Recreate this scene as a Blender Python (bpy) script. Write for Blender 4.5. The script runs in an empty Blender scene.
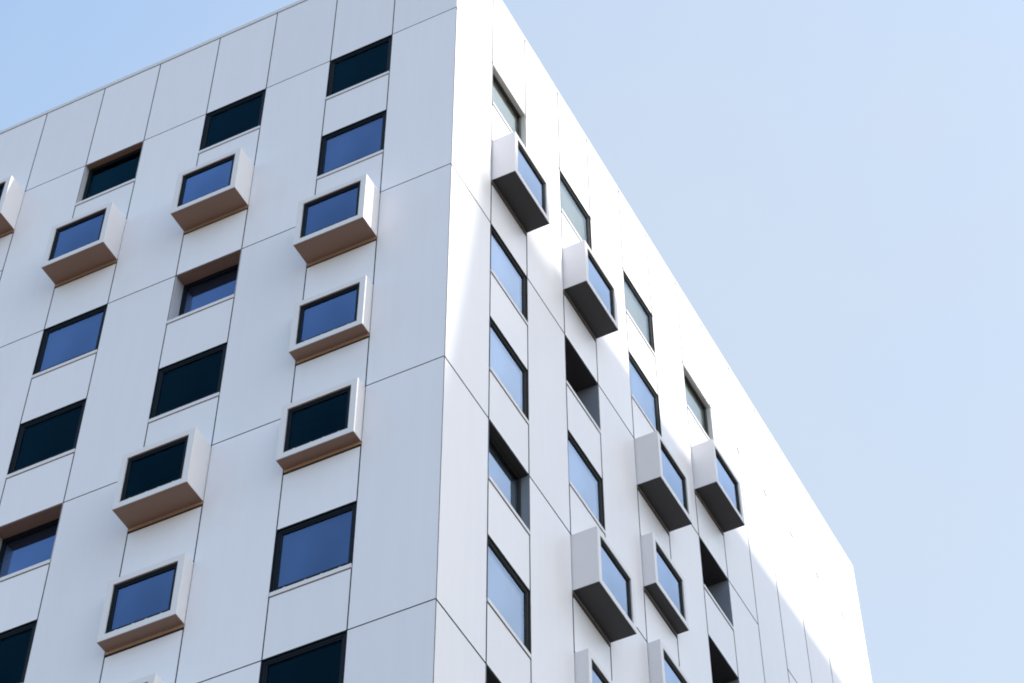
import bpy, bmesh, math, random
from mathutils import Matrix, Vector
random.seed(7)
SC = bpy.context.scene
COL = SC.collection
H0 = 46.3            # height of the first window head line above the ground
STOREY = 3.0
R = math.radians

# ------------------------------------------------------------------ materials
def new_mat(name):
    m = bpy.data.materials.new(name); m.use_nodes = True
    nt = m.node_tree; nt.nodes.clear()
    out = nt.nodes.new('ShaderNodeOutputMaterial')
    return m, nt, out

def N(nt, t, **kw):
    n = nt.nodes.new(t)
    for k, v in kw.items():
        if k in n.inputs: n.inputs[k].default_value = v
        else: setattr(n, k, v)
    return n

def principled(name, col, rough=0.5, metal=0.0, spec=0.5, var=0.0, noise=0.0, nscale=1.0, bump=0.0, bscale=1.0, streak=0.0):
    m, nt, out = new_mat(name)
    p = N(nt, 'ShaderNodeBsdfPrincipled')
    p.inputs['Base Color'].default_value = (*col, 1)
    p.inputs['Roughness'].default_value = rough
    p.inputs['Metallic'].default_value = metal
    p.inputs['Specular IOR Level'].default_value = spec
    nt.links.new(p.outputs[0], out.inputs[0])
    tc = N(nt, 'ShaderNodeTexCoord')
    if var or noise:
        fac = None
        mixv = N(nt, 'ShaderNodeMath', operation='ADD'); mixv.inputs[0].default_value = 1 - var / 2 - noise / 2
        mixv.inputs[1].default_value = 0
        last = mixv
        if var:
            g = N(nt, 'ShaderNodeNewGeometry')
            a = N(nt, 'ShaderNodeMath', operation='MULTIPLY_ADD')
            a.inputs[1].default_value = var
            nt.links.new(g.outputs['Random Per Island'], a.inputs[0])
            nt.links.new(last.outputs[0], a.inputs[2]); last = a
        if noise:
            n1 = N(nt, 'ShaderNodeTexNoise'); n1.inputs['Scale'].default_value = nscale
            n1.inputs['Detail'].default_value = 5; n1.inputs['Roughness'].default_value = 0.6
            nt.links.new(tc.outputs['Object'], n1.inputs['Vector'])
            a = N(nt, 'ShaderNodeMath', operation='MULTIPLY_ADD'); a.inputs[1].default_value = noise
            nt.links.new(n1.outputs['Fac'], a.inputs[0]); nt.links.new(last.outputs[0], a.inputs[2]); last = a
        if streak:
            mpg = N(nt, 'ShaderNodeMapping'); mpg.inputs['Scale'].default_value = (4.0, 1.0, 0.22)
            nt.links.new(tc.outputs['Object'], mpg.inputs['Vector'])
            n3 = N(nt, 'ShaderNodeTexNoise'); n3.inputs['Scale'].default_value = 1.0
            n3.inputs['Detail'].default_value = 4; n3.inputs['Roughness'].default_value = 0.65
            nt.links.new(mpg.outputs[0], n3.inputs['Vector'])
            a = N(nt, 'ShaderNodeMath', operation='MULTIPLY_ADD'); a.inputs[1].default_value = streak
            nt.links.new(n3.outputs['Fac'], a.inputs[0]); nt.links.new(last.outputs[0], a.inputs[2]); last = a
            mixv.inputs[1].default_value = -streak / 2
        mul = N(nt, 'ShaderNodeVectorMath', operation='SCALE')
        mul.inputs[0].default_value = col
        nt.links.new(last.outputs[0], mul.inputs['Scale'])
        nt.links.new(mul.outputs[0], p.inputs['Base Color'])
    if bump:
        n2 = N(nt, 'ShaderNodeTexNoise'); n2.inputs['Scale'].default_value = bscale
        n2.inputs['Detail'].default_value = 2
        nt.links.new(tc.outputs['Object'], n2.inputs['Vector'])
        b = N(nt, 'ShaderNodeBump'); b.inputs['Strength'].default_value = bump; b.inputs['Distance'].default_value = 0.02
        nt.links.new(n2.outputs['Fac'], b.inputs['Height']); nt.links.new(b.outputs[0], p.inputs['Normal'])
    return m

def glass(name, tint, gloss, k, ior=1.5):
    m, nt, out = new_mat(name)
    tr = N(nt, 'ShaderNodeBsdfTransparent'); tr.inputs[0].default_value = (*tint, 1)
    gl = N(nt, 'ShaderNodeBsdfGlossy'); gl.inputs['Color'].default_value = (*gloss, 1); gl.inputs['Roughness'].default_value = 0.02
    fr = N(nt, 'ShaderNodeFresnel'); fr.inputs[0].default_value = ior
    tc = N(nt, 'ShaderNodeTexCoord')
    no = N(nt, 'ShaderNodeTexNoise'); no.inputs['Scale'].default_value = 0.9; no.inputs['Detail'].default_value = 1
    nt.links.new(tc.outputs['Object'], no.inputs['Vector'])
    bp = N(nt, 'ShaderNodeBump'); bp.inputs['Strength'].default_value = 0.08; bp.inputs['Distance'].default_value = 0.02
    nt.links.new(no.outputs['Fac'], bp.inputs['Height']); nt.links.new(bp.outputs[0], gl.inputs['Normal'])
    ml = N(nt, 'ShaderNodeMath', operation='MULTIPLY'); ml.inputs[1].default_value = k; ml.use_clamp = True
    oi = N(nt, 'ShaderNodeObjectInfo')          # panes differ a little from one another
    va = N(nt, 'ShaderNodeMath', operation='MULTIPLY_ADD'); va.inputs[1].default_value = 0.24; va.inputs[2].default_value = 0.88
    nt.links.new(oi.outputs['Random'], va.inputs[0])
    vm = N(nt, 'ShaderNodeMath', operation='MULTIPLY')
    un = N(nt, 'ShaderNodeMath', operation='MULTIPLY_ADD'); un.inputs[1].default_value = 0.7; un.inputs[2].default_value = 0.65
    nt.links.new(no.outputs['Fac'], un.inputs[0])     # uneven coating
    vu = N(nt, 'ShaderNodeMath', operation='MULTIPLY')
    nt.links.new(va.outputs[0], vu.inputs[0]); nt.links.new(un.outputs[0], vu.inputs[1])
    nt.links.new(fr.outputs[0], vm.inputs[0]); nt.links.new(vu.outputs[0], vm.inputs[1])
    nt.links.new(vm.outputs[0], ml.inputs[0])
    mx = N(nt, 'ShaderNodeMixShader')
    nt.links.new(ml.outputs[0], mx.inputs[0]); nt.links.new(tr.outputs[0], mx.inputs[1]); nt.links.new(gl.outputs[0], mx.inputs[2])
    nt.links.new(mx.outputs[0], out.inputs[0])
    return m

M = {}
M['cladding'] = principled('white_aluminium_cladding', (0.72, 0.715, 0.765), 0.42, spec=0.4, var=0.06, noise=0.06, nscale=0.35, bump=0.06, bscale=0.5, streak=0.07)
M['casing'] = principled('white_casing_metal', (0.655, 0.645, 0.67), 0.4, spec=0.4, noise=0.04, nscale=1.3)
M['soffit'] = principled('grey_brown_soffit_metal', (0.26, 0.172, 0.13), 0.5, spec=0.3, noise=0.10, nscale=1.1)
M['soffit_shaded'] = principled('shaded_soffit_metal', (0.05, 0.05, 0.053), 0.5, spec=0.3, noise=0.10, nscale=1.1)  # copy of the soffit metal with the right face's shade in its colour
M['backing'] = principled('dark_joint_backing', (0.012, 0.013, 0.016), 0.9, spec=0.1)
M['jamb_sunlit'] = principled('sunlit_reveal_metal', (0.55, 0.55, 0.54), 0.5, noise=0.08, nscale=2)  # lit copy of the grey reveal, bounced sun put into the colour
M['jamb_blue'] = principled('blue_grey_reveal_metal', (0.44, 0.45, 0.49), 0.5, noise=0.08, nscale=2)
M['flash_brown'] = principled('brown_flashing', (0.44, 0.31, 0.22), 0.5, noise=0.1, nscale=2)
M['flash_shaded'] = principled('shaded_flashing', (0.20, 0.19, 0.185), 0.5, noise=0.1, nscale=2)  # soft shadow under the right-hand bays put into the strip's colour
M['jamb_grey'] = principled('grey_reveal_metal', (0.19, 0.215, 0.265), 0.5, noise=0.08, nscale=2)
M['frame'] = principled('black_window_frame', (0.006, 0.010, 0.016), 0.5, spec=0.12)
M['frame_grey'] = principled('anodised_window_frame', (0.022, 0.024, 0.024), 0.5, spec=0.2)
M['clip'] = principled('pale_drain_cap', (0.45, 0.45, 0.45), 0.5)
M['room'] = principled('dim_room', (0.05, 0.05, 0.05), 0.9)
M['coping'] = principled('grey_coping_metal', (0.60, 0.61, 0.63), 0.4, metal=0.0, noise=0.06, nscale=2)
M['roof'] = principled('grey_roof_membrane', (0.25, 0.25, 0.25), 0.9, noise=0.1, nscale=2)
M['blue_glass'] = glass('blue_mirror_glass', (0.40, 0.50, 0.62), (0.35, 0.555, 1.0), 3.6)
M['dark_glass'] = glass('dark_teal_glass', (0.45, 0.60, 0.70), (0.15, 0.62, 0.95), 0.34)
M['clear_glass'] = glass('clear_coated_glass', (0.74, 0.80, 0.80), (0.74, 0.82, 0.95), 2.1)
M['sunny_glass'] = glass('clear_glass', (0.93, 0.95, 0.93), (0.88, 0.92, 0.90), 1.2)  # copy of the coated glass for sunlit windows, clearer and less mirrored
M['blind_blue'] = principled('blue_grey_roller_blind', (0.05, 0.075, 0.12), 0.8, noise=0.05, nscale=3)
M['blind_sunlit'] = principled('sunlit_roller_blind', (0.80, 0.81, 0.77), 0.8, noise=0.05, nscale=3)  # copy of the white blind for sunlit windows, brightness put into the colour
M['blind_mid'] = principled('slate_roller_blind', (0.14, 0.17, 0.22), 0.8, noise=0.05, nscale=3)
M['blind_white'] = principled('white_roller_blind', (0.60, 0.61, 0.70), 0.8, noise=0.05, nscale=3)

# ------------------------------------------------------------------ helpers
def box(bm, x0, x1, y0, y1, z0, z1, mi=0):
    vs = [bm.verts.new((x, y, z)) for z in (z0, z1) for y in (y0, y1) for x in (x0, x1)]
    for f in ((0, 2, 3, 1), (4, 5, 7, 6), (0, 1, 5, 4), (2, 6, 7, 3), (0, 4, 6, 2), (1, 3, 7, 5)):
        face = bm.faces.new([vs[i] for i in f]); face.material_index = mi

def bevel(bm, w):
    bmesh.ops.bevel(bm, geom=[e for e in bm.edges if e.is_manifold], offset=w, segments=1, affect='EDGES', clamp_overlap=True)

def obj(name, bm, mats, parent=None, loc=(0, 0, 0), rz=0.0):
    if len(bm.faces) > 1: bmesh.ops.recalc_face_normals(bm, faces=bm.faces[:])   # a lone sheet keeps the side it was given
    me = bpy.data.meshes.new(name); bm.to_mesh(me); bm.free()
    for m in (mats if isinstance(mats, (list, tuple)) else [mats]): me.materials.append(m)
    o = bpy.data.objects.new(name, me); COL.objects.link(o)
    o.location = loc; o.rotation_euler = (0, 0, rz)
    if parent: o.parent = parent
    return o

def tag(o, label=None, cat=None, kind=None, group=None):
    if label: o['label'] = label
    if cat: o['category'] = cat
    if kind: o['kind'] = kind
    if group: o['group'] = group
    return o

def copy_tree(o, parent):
    c = o.copy(); COL.objects.link(c); c.parent = parent
    for ch in list(o.children): copy_tree(ch, c)
    return c

# ------------------------------------------------------------------ the building
TOWER = bpy.data.objects.new('apartment_building', None); COL.objects.link(TOWER)
TOWER.location = (0, 0, 0)
tag(TOWER, 'white panel-clad apartment tower with dark windows and projecting box bay windows', 'building')

GAPS = {'L': 0.026, 'R': 0.043}
ROOF = 3.36
# column edges measured from the corner along each face, and which of them hold windows
L_EDGES = [0, 1.74, 3.445, 5.24, 6.94, 8.74, 10.44, 12.24, 13.94, 15.74, 17.44, 19.24]
R_EDGES = [0, 1.86, 3.615, 5.50, 7.225, 9.155, 10.88, 12.805, 14.53, 16.36, 18.19, 20.02, 21.86, 23.72, 25.62]
L_WIN = {0: 1, 1: 3, 2: 5, 3: 7, 4: 9}          # window column -> module index
R_WIN = {0: 1, 1: 3, 2: 5, 3: 7}
# code: f flush, m medium recess, d deep recess, B deep bay, S shallow bay; then b blue/white blind, k dark
LK = {0: 'fk fb Bb Sb Sk fb fk Bb', 1: 'fk Bb db fk Bk Sb Bb fk', 2: 'mk Bb fb fk db fk Bb fb',
      3: 'Bk -- Bb mk fb Sk fb db', 4: 'fb Bb fk fb Bb fk Sb fk'}
RK = {0: 'qg Bn fb fb hn fb dk Sn', 1: 'fg Bn vk fb Bn Sn fk fb', 2: 'fg fb Bn Sn Sn fb db fb',
      3: 'qg Bn vk vk fb Bn fk Sn'}
ROWS = 8
REVEAL = {'f': 0.03, 'm': 0.15, 'd': 0.32, 'h': 0.17, 'q': 0.11, 'v': 0.60}
BAY = {'B': 0.60, 'S': 0.30}

def has_window(side, mod, k):
    W = L_WIN if side == 'L' else R_WIN
    return mod in W.values() and k < ROWS

def face_sign(side): return -1.0 if side == 'L' else 1.0

def wall_panels(side):
    """the cladding: separate slabs with open joints, as one mesh in the face's own frame (x along, -y out)"""
    E = L_EDGES if side == 'L' else R_EDGES
    sg = face_sign(side)
    GAP = GAPS[side]
    bm = bmesh.new()
    def slab(s0, s1, z0, z1, first=False):
        s0 = s0 + (GAP / 2 if s0 > 0.001 else (0.0 if side == 'L' else 0.026)); s1 = s1 - GAP / 2
        z0 += GAP / 2; z1 -= GAP / 2
        x0, x1 = sorted((sg * s0, sg * s1))
        n0 = len(bm.faces); box(bm, x0, x1, 0.0, 0.010, z0, z1)
        bm.faces.ensure_lookup_table()
        for f in bm.faces[n0:]:              # the cut edges show the dark core of the sheet
            if len({round(v.co.y, 4) for v in f.verts}) > 1 and not (first and side == 'L' and abs(f.calc_center_median().x) < 0.001): f.material_index = 1
    top, bottom = ROOF - 0.11, -H0 + 0.05
    wins = (L_WIN if side == 'L' else R_WIN).values()
    for i in range(len(E) - 1):
        s0, s1 = E[i], E[i + 1]
        slab(s0, s1, 0.0, top, True)
        if i in wins:
            codes = (LK if side == 'L' else RK)[(i - 1) // 2].split()
            for k in range(ROWS):
                slab(s0, s1, -STOREY * (k + 1), -STOREY * k - (1.60 if codes[k] != '--' else 0.0))
            z = -STOREY * ROWS
            while z - 6.0 > bottom: slab(s0, s1, z - 6.0, z); z -= 6.0
            slab(s0, s1, bottom, z)
        elif side == 'R' and i > 8 and i % 2 == 1:
            slab(s0, s1, -12.0, 0.0)
            z = -12.0
            while z - 6.0 > bottom: slab(s0, s1, z - 6.0, z); z -= 6.0
            slab(s0, s1, bottom, z)
        else:
            z = 0.0
            while z - 6.0 > bottom: slab(s0, s1, z - 6.0, z); z -= 6.0
            slab(s0, s1, bottom, z)
    return bm

def wall_backing(side):
    """the dark wall behind the open joints, with the window openings left out"""
    E = L_EDGES if side == 'L' else R_EDGES
    sg = face_sign(side)
    wins = (L_WIN if side == 'L' else R_WIN).values()
    bm = bmesh.new()
    y0, y1 = 0.055, 0.24
    start = 0.0 if side == 'L' else 0.25
    s = 0.055 if side == 'L' else 0.244
    def b(s0, s1, z0, z1):
        x0, x1 = sorted((sg * s0, sg * s1)); box(bm, x0, x1, y0, y1, z0, z1)
    for i in sorted(wins):
        b(s, E[i], -H0, ROOF - 0.12); s = E[i + 1]
        b(E[i], E[i + 1], 0.0, ROOF - 0.12)
        for k in range(ROWS):
            b(E[i], E[i + 1], -STOREY * (k + 1), -STOREY * k - 1.5)
        b(E[i], E[i + 1], -H0, -STOREY * ROWS)
    b(s, E[-1] - 0.045, -H0, ROOF - 0.12)
    return bm

FACE = {'L': dict(loc=(0, 0, H0), rz=0.0), 'R': dict(loc=(0, 0, H0), rz=R(90))}
for sd in 'LR':
    wall = obj('facade_wall', wall_panels(sd), [M['cladding'], M['backing']], TOWER, **FACE[sd])
    obj('joint_backing', wall_backing(sd), M['backing'], wall)

# hidden sides, roof and dim interior
EX, EY = L_EDGES[-1], R_EDGES[-1]
bm = bmesh.new()
box(bm, -EX, -0.05, EY - 0.04, EY, 0.05, H0 + ROOF - 0.11)
box(bm, -EX, -EX + 0.04, 0.045, EY - 0.045, 0.05, H0 + ROOF - 0.11)
obj('rear_wall', bm, M['cladding'], TOWER)
bm = bmesh.new()
box(bm, -EX + 0.05, -0.26, 0.26, EY - 0.05, H0 + 1.9, H0 + 2.2)
obj('roof', bm, M['roof'], TOWER)
bm = bmesh.new()
box(bm, -EX + 0.3, -2.0, 2.0, EY - 0.3, 0.2, H0 + 1.8)
for k in range(-1, ROWS + 1):                   # floor slabs up to the outer walls
    z = H0 - STOREY * k - 2.35
    box(bm, -EX + 0.3, -0.25, 0.25, 1.99, z, z + 0.25)
    box(bm, -1.99, -0.25, 2.0, EY - 0.3, z, z + 0.25)
obj('interior', bm, M['room'], TOWER)
# coping along the roof edge, in lengths with small joints
bm = bmesh.new()
s = 0.0
while s < EX - 0.1:
    e = min(s + 5.7, EX)
    box(bm, -e + 0.004, -s + (0.0 if s == 0 else -0.004), -0.010, 0.30, H0 + ROOF - 0.095, H0 + ROOF + (0.045 if s < 11 else 0.03)); s = e
s = 0.302
while s < EY - 0.1:
    e = EY
    box(bm, -0.30, -0.0, s, e, H0 + ROOF - 0.095, H0 + ROOF + 0.02); s = e
obj('coping', bm, M['coping'], TOWER)
bm = bmesh.new()
box(bm, -EX, -0.0, 0.02, 0.28, H0 + ROOF - 0.119, H0 + ROOF - 0.0955)
box(bm, -0.28, -0.01, 0.285, EY - 0.01, H0 + ROOF - 0.119, H0 + ROOF - 0.0955)
obj('coping_joint', bm, M['backing'], TOWER)

# ------------------------------------------------------------------ windows
def ring(bm, x0, x1, z0, z1, w, y0, y1, mi=0, wb=None):
    wb = w if wb is None else wb
    box(bm, x0, x0 + w, y0, y1, z0, z1, mi); box(bm, x1 - w, x1, y0, y1, z0, z1, mi)
    box(bm, x0 + w, x1 - w, y0, y1, z1 - w, z1, mi); box(bm, x0 + w, x1 - w, y0, y1, z0, z0 + wb, mi)

def glazing(parent, side, x0, x1, z0, z1, y, blind, fw=0.055):
    fm = M['frame'] if side == 'L' else M['frame_grey']
    bm = bmesh.new()
    ring(bm, x0, x1, z0, z1, fw, y, y + 0.10)
    sw = 0.035 if side == 'L' else 0.022
    ring(bm, x0 + fw + 0.004, x1 - fw - 0.004, z0 + fw + 0.004, z1 - fw - 0.004, sw, y + 0.012, y + 0.085)
    for t in (0.16, 0.42, 0.62, 0.85):
        xc = x0 + (x1 - x0) * t
        box(bm, xc - 0.022, xc + 0.022, y - 0.006, y + 0.004, z0 + 0.025, z0 + 0.04, 1)
    obj('window_frame', bm, [fm, M['clip']], parent)
    a = fw + sw - 0.01
    bm = bmesh.new(); 
    vs = [bm.verts.new(v) for v in ((x0 + a, y + 0.035, z0 + a), (x1 - a, y + 0.035, z0 + a), (x1 - a, y + 0.035, z1 - a), (x0 + a, y + 0.035, z1 - a))]
    bm.faces.new(vs)
    obj('window_pane', bm, (M['dark_glass'] if blind == 'k' else M['blue_glass']) if side == 'L' else (M['sunny_glass'] if blind == 'g' else M['clear_glass']), parent)
    if blind != 'k':
        bm = bmesh.new()
        d = 0.012
        box(bm, x0 + 0.03, x1 - 0.03, y + 0.115, y + 0.115 + d, z0 + 0.03, z1 - 0.02)
        obj('roller_blind', bm, M['blind_blue'] if side == 'L' else {'b': M['blind_white'], 'g': M['blind_sunlit'], 'n': M['blind_mid']}[blind], parent)

PROTO = {}
def make_window(side, code, w):
    kind, bl = code[0], code[1]
    hw = w / 2
    sof = M['soffit'] if side == 'L' else M['soffit_shaded']
    if kind in REVEAL:
        r = REVEAL[kind]
        bm = bmesh.new()
        t = 0.012; end = r + 0.12
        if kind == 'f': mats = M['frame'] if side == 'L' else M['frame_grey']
        else: mats = M['jamb_blue'] if side == 'L' else (M['jamb_sunlit'] if kind == 'q' else M['jamb_grey'])
        if side == 'R' and kind == 'q': sof = M['jamb_sunlit']  # sunlit recess, soffit brightened by its colour
        y0 = 0.004
        box(bm, -hw + 0.002, -hw + t, y0, end, -1.497, -0.002); box(bm, hw - t, hw - 0.002, y0, end, -1.497, -0.002)
        box(bm, -hw + t, hw - t, y0, end, -1.497, -1.497 + t)
        win = obj('window', bm, mats, TOWER)
        bm = bmesh.new(); box(bm, -hw + t, hw - t, y0, end, -0.002 - t, -0.002)
        obj('window_soffit', bm, sof if kind != 'f' else mats, win)
        bm = bmesh.new(); box(bm, -hw + 0.004, hw - 0.004, -0.016, 0.03, -1.59, -1.501)
        obj('window_sill', bm, M['casing'], win)
        glazing(win, side, -hw + t + 0.002, hw - t - 0.002, -1.497 + t + 0.002, -0.006 - t, r, bl)
        if kind == 'v': tag(win, 'deeply recessed window opening in full shadow')
        elif kind == 'd': tag(win, 'deeply recessed window under a dark soffit')
        return win
    D = BAY[kind]
    z1, z0 = -0.03, -1.48
    T = 0.135
    bm = bmesh.new()
    yb = 0.03
    # casing: one hollow box body, outer skin plus front lip and inner reveal
    box(bm, -hw, -hw + T, -D, yb, z0, z1); box(bm, hw - T, hw, -D, yb, z0, z1)
    box(bm, -hw + T, hw - T, -D, yb, z1 - T, z1); box(bm, -hw + T, hw - T, -D, yb, z0, z0 + T)
    bmesh.ops.remove_doubles(bm, verts=bm.verts[:], dist=1e-5)
    # drop the inner faces shared by the four boards
    seen = {}
    for f in bm.faces: seen.setdefault(tuple(round(c, 4) for c in f.calc_center_median()), []).append(f)
    bmesh.ops.delete(bm, geom=[f for fs in seen.values() if len(fs) > 1 for f in fs], context='FACES_ONLY')
    win = obj('bay_window', bm, M['casing'], TOWER)
    bm = bmesh.new(); box(bm, -hw + 0.004, hw - 0.004, -D + 0.012, -0.012, z0 - 0.006, z0 - 0.0005)
    obj('bay_soffit', bm, sof, win)
    bm = bmesh.new(); box(bm, -hw + 0.004, hw - 0.004, -0.002, 0.03, -1.545, z0 - 0.008)
    obj('bay_flashing', bm, M['flash_brown'] if side == 'L' else M['flash_shaded'], win)
    bm = bmesh.new(); box(bm, -hw + T + 0.002, hw - T - 0.002, -D + 0.02, -D + 0.15, z1 - T - 0.010, z1 - T - 0.001)
    obj('window_soffit', bm, sof, win)
    bm = bmesh.new(); q = 0.006
    ring(bm, -hw + T + 0.002, hw - T - 0.002, z0 + T + 0.002, z1 - T - 0.002, q, -D + 0.16, 0.235)
    obj('bay_dark_liner', bm, M['frame'], win)  # black liner added so the hollow bay stays dark inside
    glazing(win, side, -hw + T + 0.002, hw - T - 0.002, z0 + T + 0.002, z1 - T - 0.012, -D + 0.03, bl, fw=0.045)
    tag(win, ('deep' if kind == 'B' else 'shallow') + ' white projecting box bay window')
    return win

for side, W, KK, E in (('L', L_WIN, LK, L_EDGES), ('R', R_WIN, RK, R_EDGES)):
    sg = face_sign(side)
    for c, mod in W.items():
        s0, s1 = E[mod], E[mod + 1]
        w0 = 1.70 if side == 'L' else 1.73
        for k, code in enumerate(KK[c].split()[:ROWS]):
            if code == '--': continue
            key = (side, code)
            if key not in PROTO:
                PROTO[key] = make_window(side, code, w0); o = PROTO[key]
            else: o = copy_tree(PROTO[key], TOWER)
            sc = sg * (s0 + s1) / 2
            o.location = (sc, 0, H0 - STOREY * k) if side == 'L' else (0, sc, H0 - STOREY * k)
            o.rotation_euler = (0, 0, FACE[side]['rz'])

# ------------------------------------------------------------------ the neighbour and an added tower whose shadows fall across the sunny face
SUN_EL, SUN_SLOPE = R(46), 0.15
az = math.atan(SUN_SLOPE)
sun = Vector((math.cos(SUN_EL) * math.cos(az), math.cos(SUN_EL) * math.sin(az), math.sin(SUN_EL)))
def back(u, z, X):   # the point at distance X from the face whose shadow lands at (u, z) on it
    t = X / sun.x
    return Vector((X, u + t * sun.y, H0 + z + t * sun.z))
M['render_wall'] = principled('pale_render', (0.48, 0.43, 0.38), 0.8, noise=0.1, nscale=0.3)
def block(name, front, depth, label):
    bm = bmesh.new()
    n = len(front) - 2                      # the last two points are the far end
    fv = [bm.verts.new(p) for p in front]
    bv = [bm.verts.new(p + Vector((depth, depth * SUN_SLOPE + (0.6 if i < n else 0.0), 0))) for i, p in enumerate(front)]
    bm.faces.new(fv); bm.faces.new(list(reversed(bv)))
    for i in range(len(fv)):
        j = (i + 1) % len(fv)
        bm.faces.new((fv[i], bv[i], bv[j], fv[j]))
    return tag(obj(name, bm, M['render_wall']), label, 'building')
# nearer block: level roof, its far end standing a little closer
XB = 27.0
p0 = back(5.0, -4.0, XB)
far = back(26.5, -2.75, XB)
xf = XB - (far.z - p0.z) / (sun.z / sun.x)
far = Vector((xf, 26.5 + xf * SUN_SLOPE, p0.z))
block('neighbouring_block', [Vector((XB, p0.y, 0)), p0, far, Vector((far.x, far.y, 0))], 14.0,
      'pale block across the street whose level roof shades the lower sunny facade')
# added unseen tower, side outline shaped to cast the soft shadow near the corner
XT = 60.0
tp = [back(-0.9, -15, XT), back(0.10, -11.2, XT), back(0.98, -6.2, XT), back(1.25, -4.15, XT), back(6.5, -4.02, XT)]
low = Vector((XT, tp[0].y - 1.5, 0.0))
block('shadow_tower', [low] + tp + [Vector((XT, tp[-1].y, 0.0))], 14.0,
      'added unseen tower, outline shaped so its blurred shadow reaches the corner')

# ------------------------------------------------------------------ ground
def plain(name, x0, x1, y0, y1, z, m):
    bm = bmesh.new()
    bm.faces.new([bm.verts.new(v) for v in ((x0, y0, z), (x1, y0, z), (x1, y1, z), (x0, y1, z))])
    return tag(obj(name, bm, m), kind='structure')
M['paving'] = principled('brown_brick_paving', (0.115, 0.074, 0.05), 0.9, noise=0.25, nscale=0.4)
M['asphalt'] = principled('dark_asphalt', (0.05, 0.05, 0.052), 0.9, noise=0.2, nscale=1.0)
plain('ground', -1500, 1500, -1500, 1500, 0.0, M['paving'])
plain('road', 4.0, 23.0, -60, 400, 0.004, M['asphalt'])

# ------------------------------------------------------------------ light, sky, camera
VEIL_DIR = (-0.22512331, 0.6819438, 0.69589666)
VEIL = (1.64, 1.76, 1.88)
SKY_TINT = (1.0, 1.0, 0.89)
w = bpy.data.worlds.new('World'); SC.world = w; w.use_nodes = True
nt = w.node_tree; nt.nodes.clear()
sky = nt.nodes.new('ShaderNodeTexSky'); sky.sky_type = 'NISHITA'; sky.sun_disc = False
sky.sun_elevation = SUN_EL; sky.sun_rotation = math.atan2(sun.x, sun.y)
sky.air_density = 1.0; sky.dust_density = 1.8; sky.ozone_density = 1.5; sky.altitude = 50
# a thin veil of high cloud over part of the clear sky
tc = nt.nodes.new('ShaderNodeTexCoord')
dt = nt.nodes.new('ShaderNodeVectorMath'); dt.operation = 'DOT_PRODUCT'
dt.inputs[1].default_value = VEIL_DIR
nt.links.new(tc.outputs['Generated'], dt.inputs[0])
mr = nt.nodes.new('ShaderNodeMapRange'); mr.interpolation_type = 'SMOOTHSTEP'
mr.inputs['From Min'].default_value = 0.935; mr.inputs['From Max'].default_value = 1.0
mr.inputs['To Min'].default_value = 0.13; mr.inputs['To Max'].default_value = 0.64
nt.links.new(dt.outputs['Value'], mr.inputs['Value'])
mp = nt.nodes.new('ShaderNodeMapping'); mp.inputs['Scale'].default_value = (5.0, 9.0, 7.0); mp.inputs['Rotation'].default_value = (0.3, 0.5, 0.8)
nt.links.new(tc.outputs['Generated'], mp.inputs['Vector'])
nz = nt.nodes.new('ShaderNodeTexNoise'); nz.inputs['Scale'].default_value = 1.0; nz.inputs['Detail'].default_value = 4; nz.inputs['Roughness'].default_value = 0.5
nt.links.new(mp.outputs[0], nz.inputs['Vector'])
ma = nt.nodes.new('ShaderNodeMath'); ma.operation = 'MULTIPLY_ADD'; ma.inputs[1].default_value = 0.32
nt.links.new(nz.outputs['Fac'], ma.inputs[0])
sb = nt.nodes.new('ShaderNodeMath'); sb.operation = 'SUBTRACT'; sb.inputs[1].default_value = 0.15; sb.use_clamp = True
nt.links.new(mr.outputs[0], ma.inputs[2]); nt.links.new(ma.outputs[0], sb.inputs[0])
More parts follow.
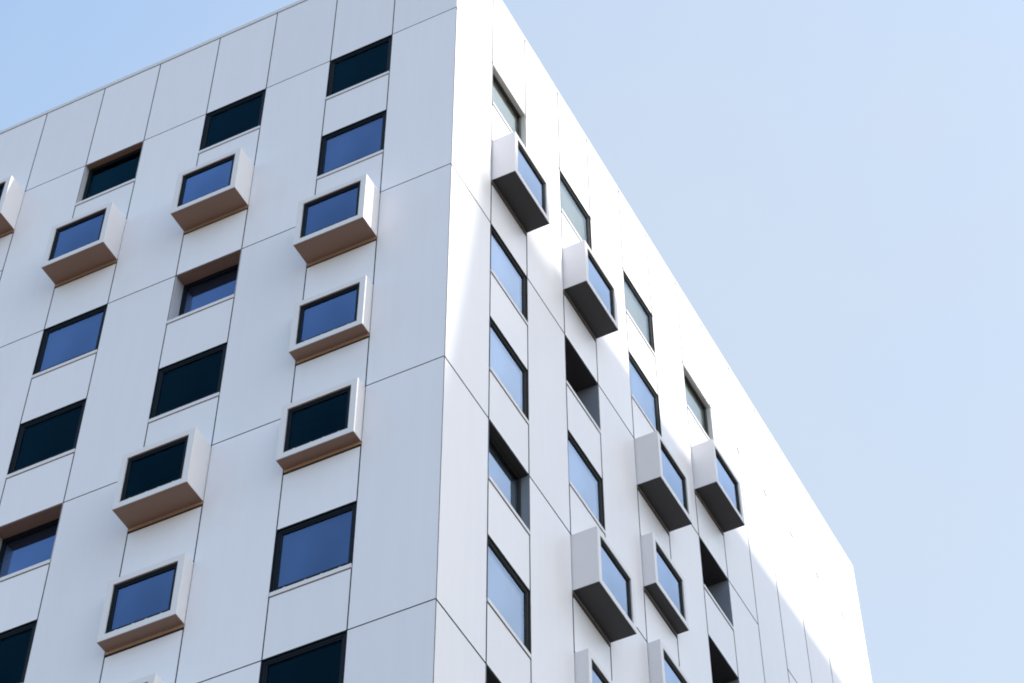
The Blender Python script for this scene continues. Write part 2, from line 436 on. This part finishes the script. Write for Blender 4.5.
tn = nt.nodes.new('ShaderNodeVectorMath'); tn.operation = 'MULTIPLY'; tn.inputs[1].default_value = SKY_TINT
nt.links.new(sky.outputs[0], tn.inputs[0])
mx = nt.nodes.new('ShaderNodeMix'); mx.data_type = 'RGBA'; mx.blend_type = 'MIX'
cin = [i for i in mx.inputs if i.type == 'RGBA']; fin = mx.inputs[0]; cout = [o for o in mx.outputs if o.type == 'RGBA'][0]
cin[1].default_value = (*VEIL, 1)
nt.links.new(sb.outputs[0], fin); nt.links.new(tn.outputs[0], cin[0])
bg = nt.nodes.new('ShaderNodeBackground'); bg.inputs['Strength'].default_value = 0.15
out = nt.nodes.new('ShaderNodeOutputWorld')
nt.links.new(cout, bg.inputs[0]); nt.links.new(bg.outputs[0], out.inputs[0])
sl = bpy.data.lights.new('sun', 'SUN'); sl.energy = 2.0; sl.angle = R(0.7); sl.color = (1.0, 0.95, 0.87)
so = bpy.data.objects.new('sun', sl); COL.objects.link(so)
so.rotation_euler = sun.to_track_quat('Z', 'Y').to_euler()

yaw, pit, rol, f = 2.04952896, 1.00433643, 3.85275137e-03, 2271.36208
d = Vector((math.cos(pit) * math.cos(yaw), math.cos(pit) * math.sin(yaw), math.sin(pit)))
r = Vector((math.sin(yaw), -math.cos(yaw), 0)); u = r.cross(d)
r2 = math.cos(rol) * r + math.sin(rol) * u; u2 = -math.sin(rol) * r + math.cos(rol) * u
cam = bpy.data.cameras.new('camera'); co = bpy.data.objects.new('camera', cam); COL.objects.link(co)
mat = Matrix((r2, u2, -d)).transposed().to_4x4()
mat.translation = Vector((14.9367131, -26.3588125, -44.6934863 + H0))
co.matrix_world = mat
cam.sensor_width = 36; cam.lens = 36 * f / 1024
cam.shift_x = 8.314 / 1024; cam.shift_y = -400.171 / 1024
cam.clip_end = 5000
SC.camera = co

SC.view_settings.view_transform = 'Standard'; SC.view_settings.look = 'None'
SC.view_settings.gamma = 1.0; SC.view_settings.use_curve_mapping = False
SC.view_settings.exposure = 1.54
SC.cycles.filter_width = 1.9
SC.cycles.max_bounces = 8; SC.cycles.transparent_max_bounces = 12
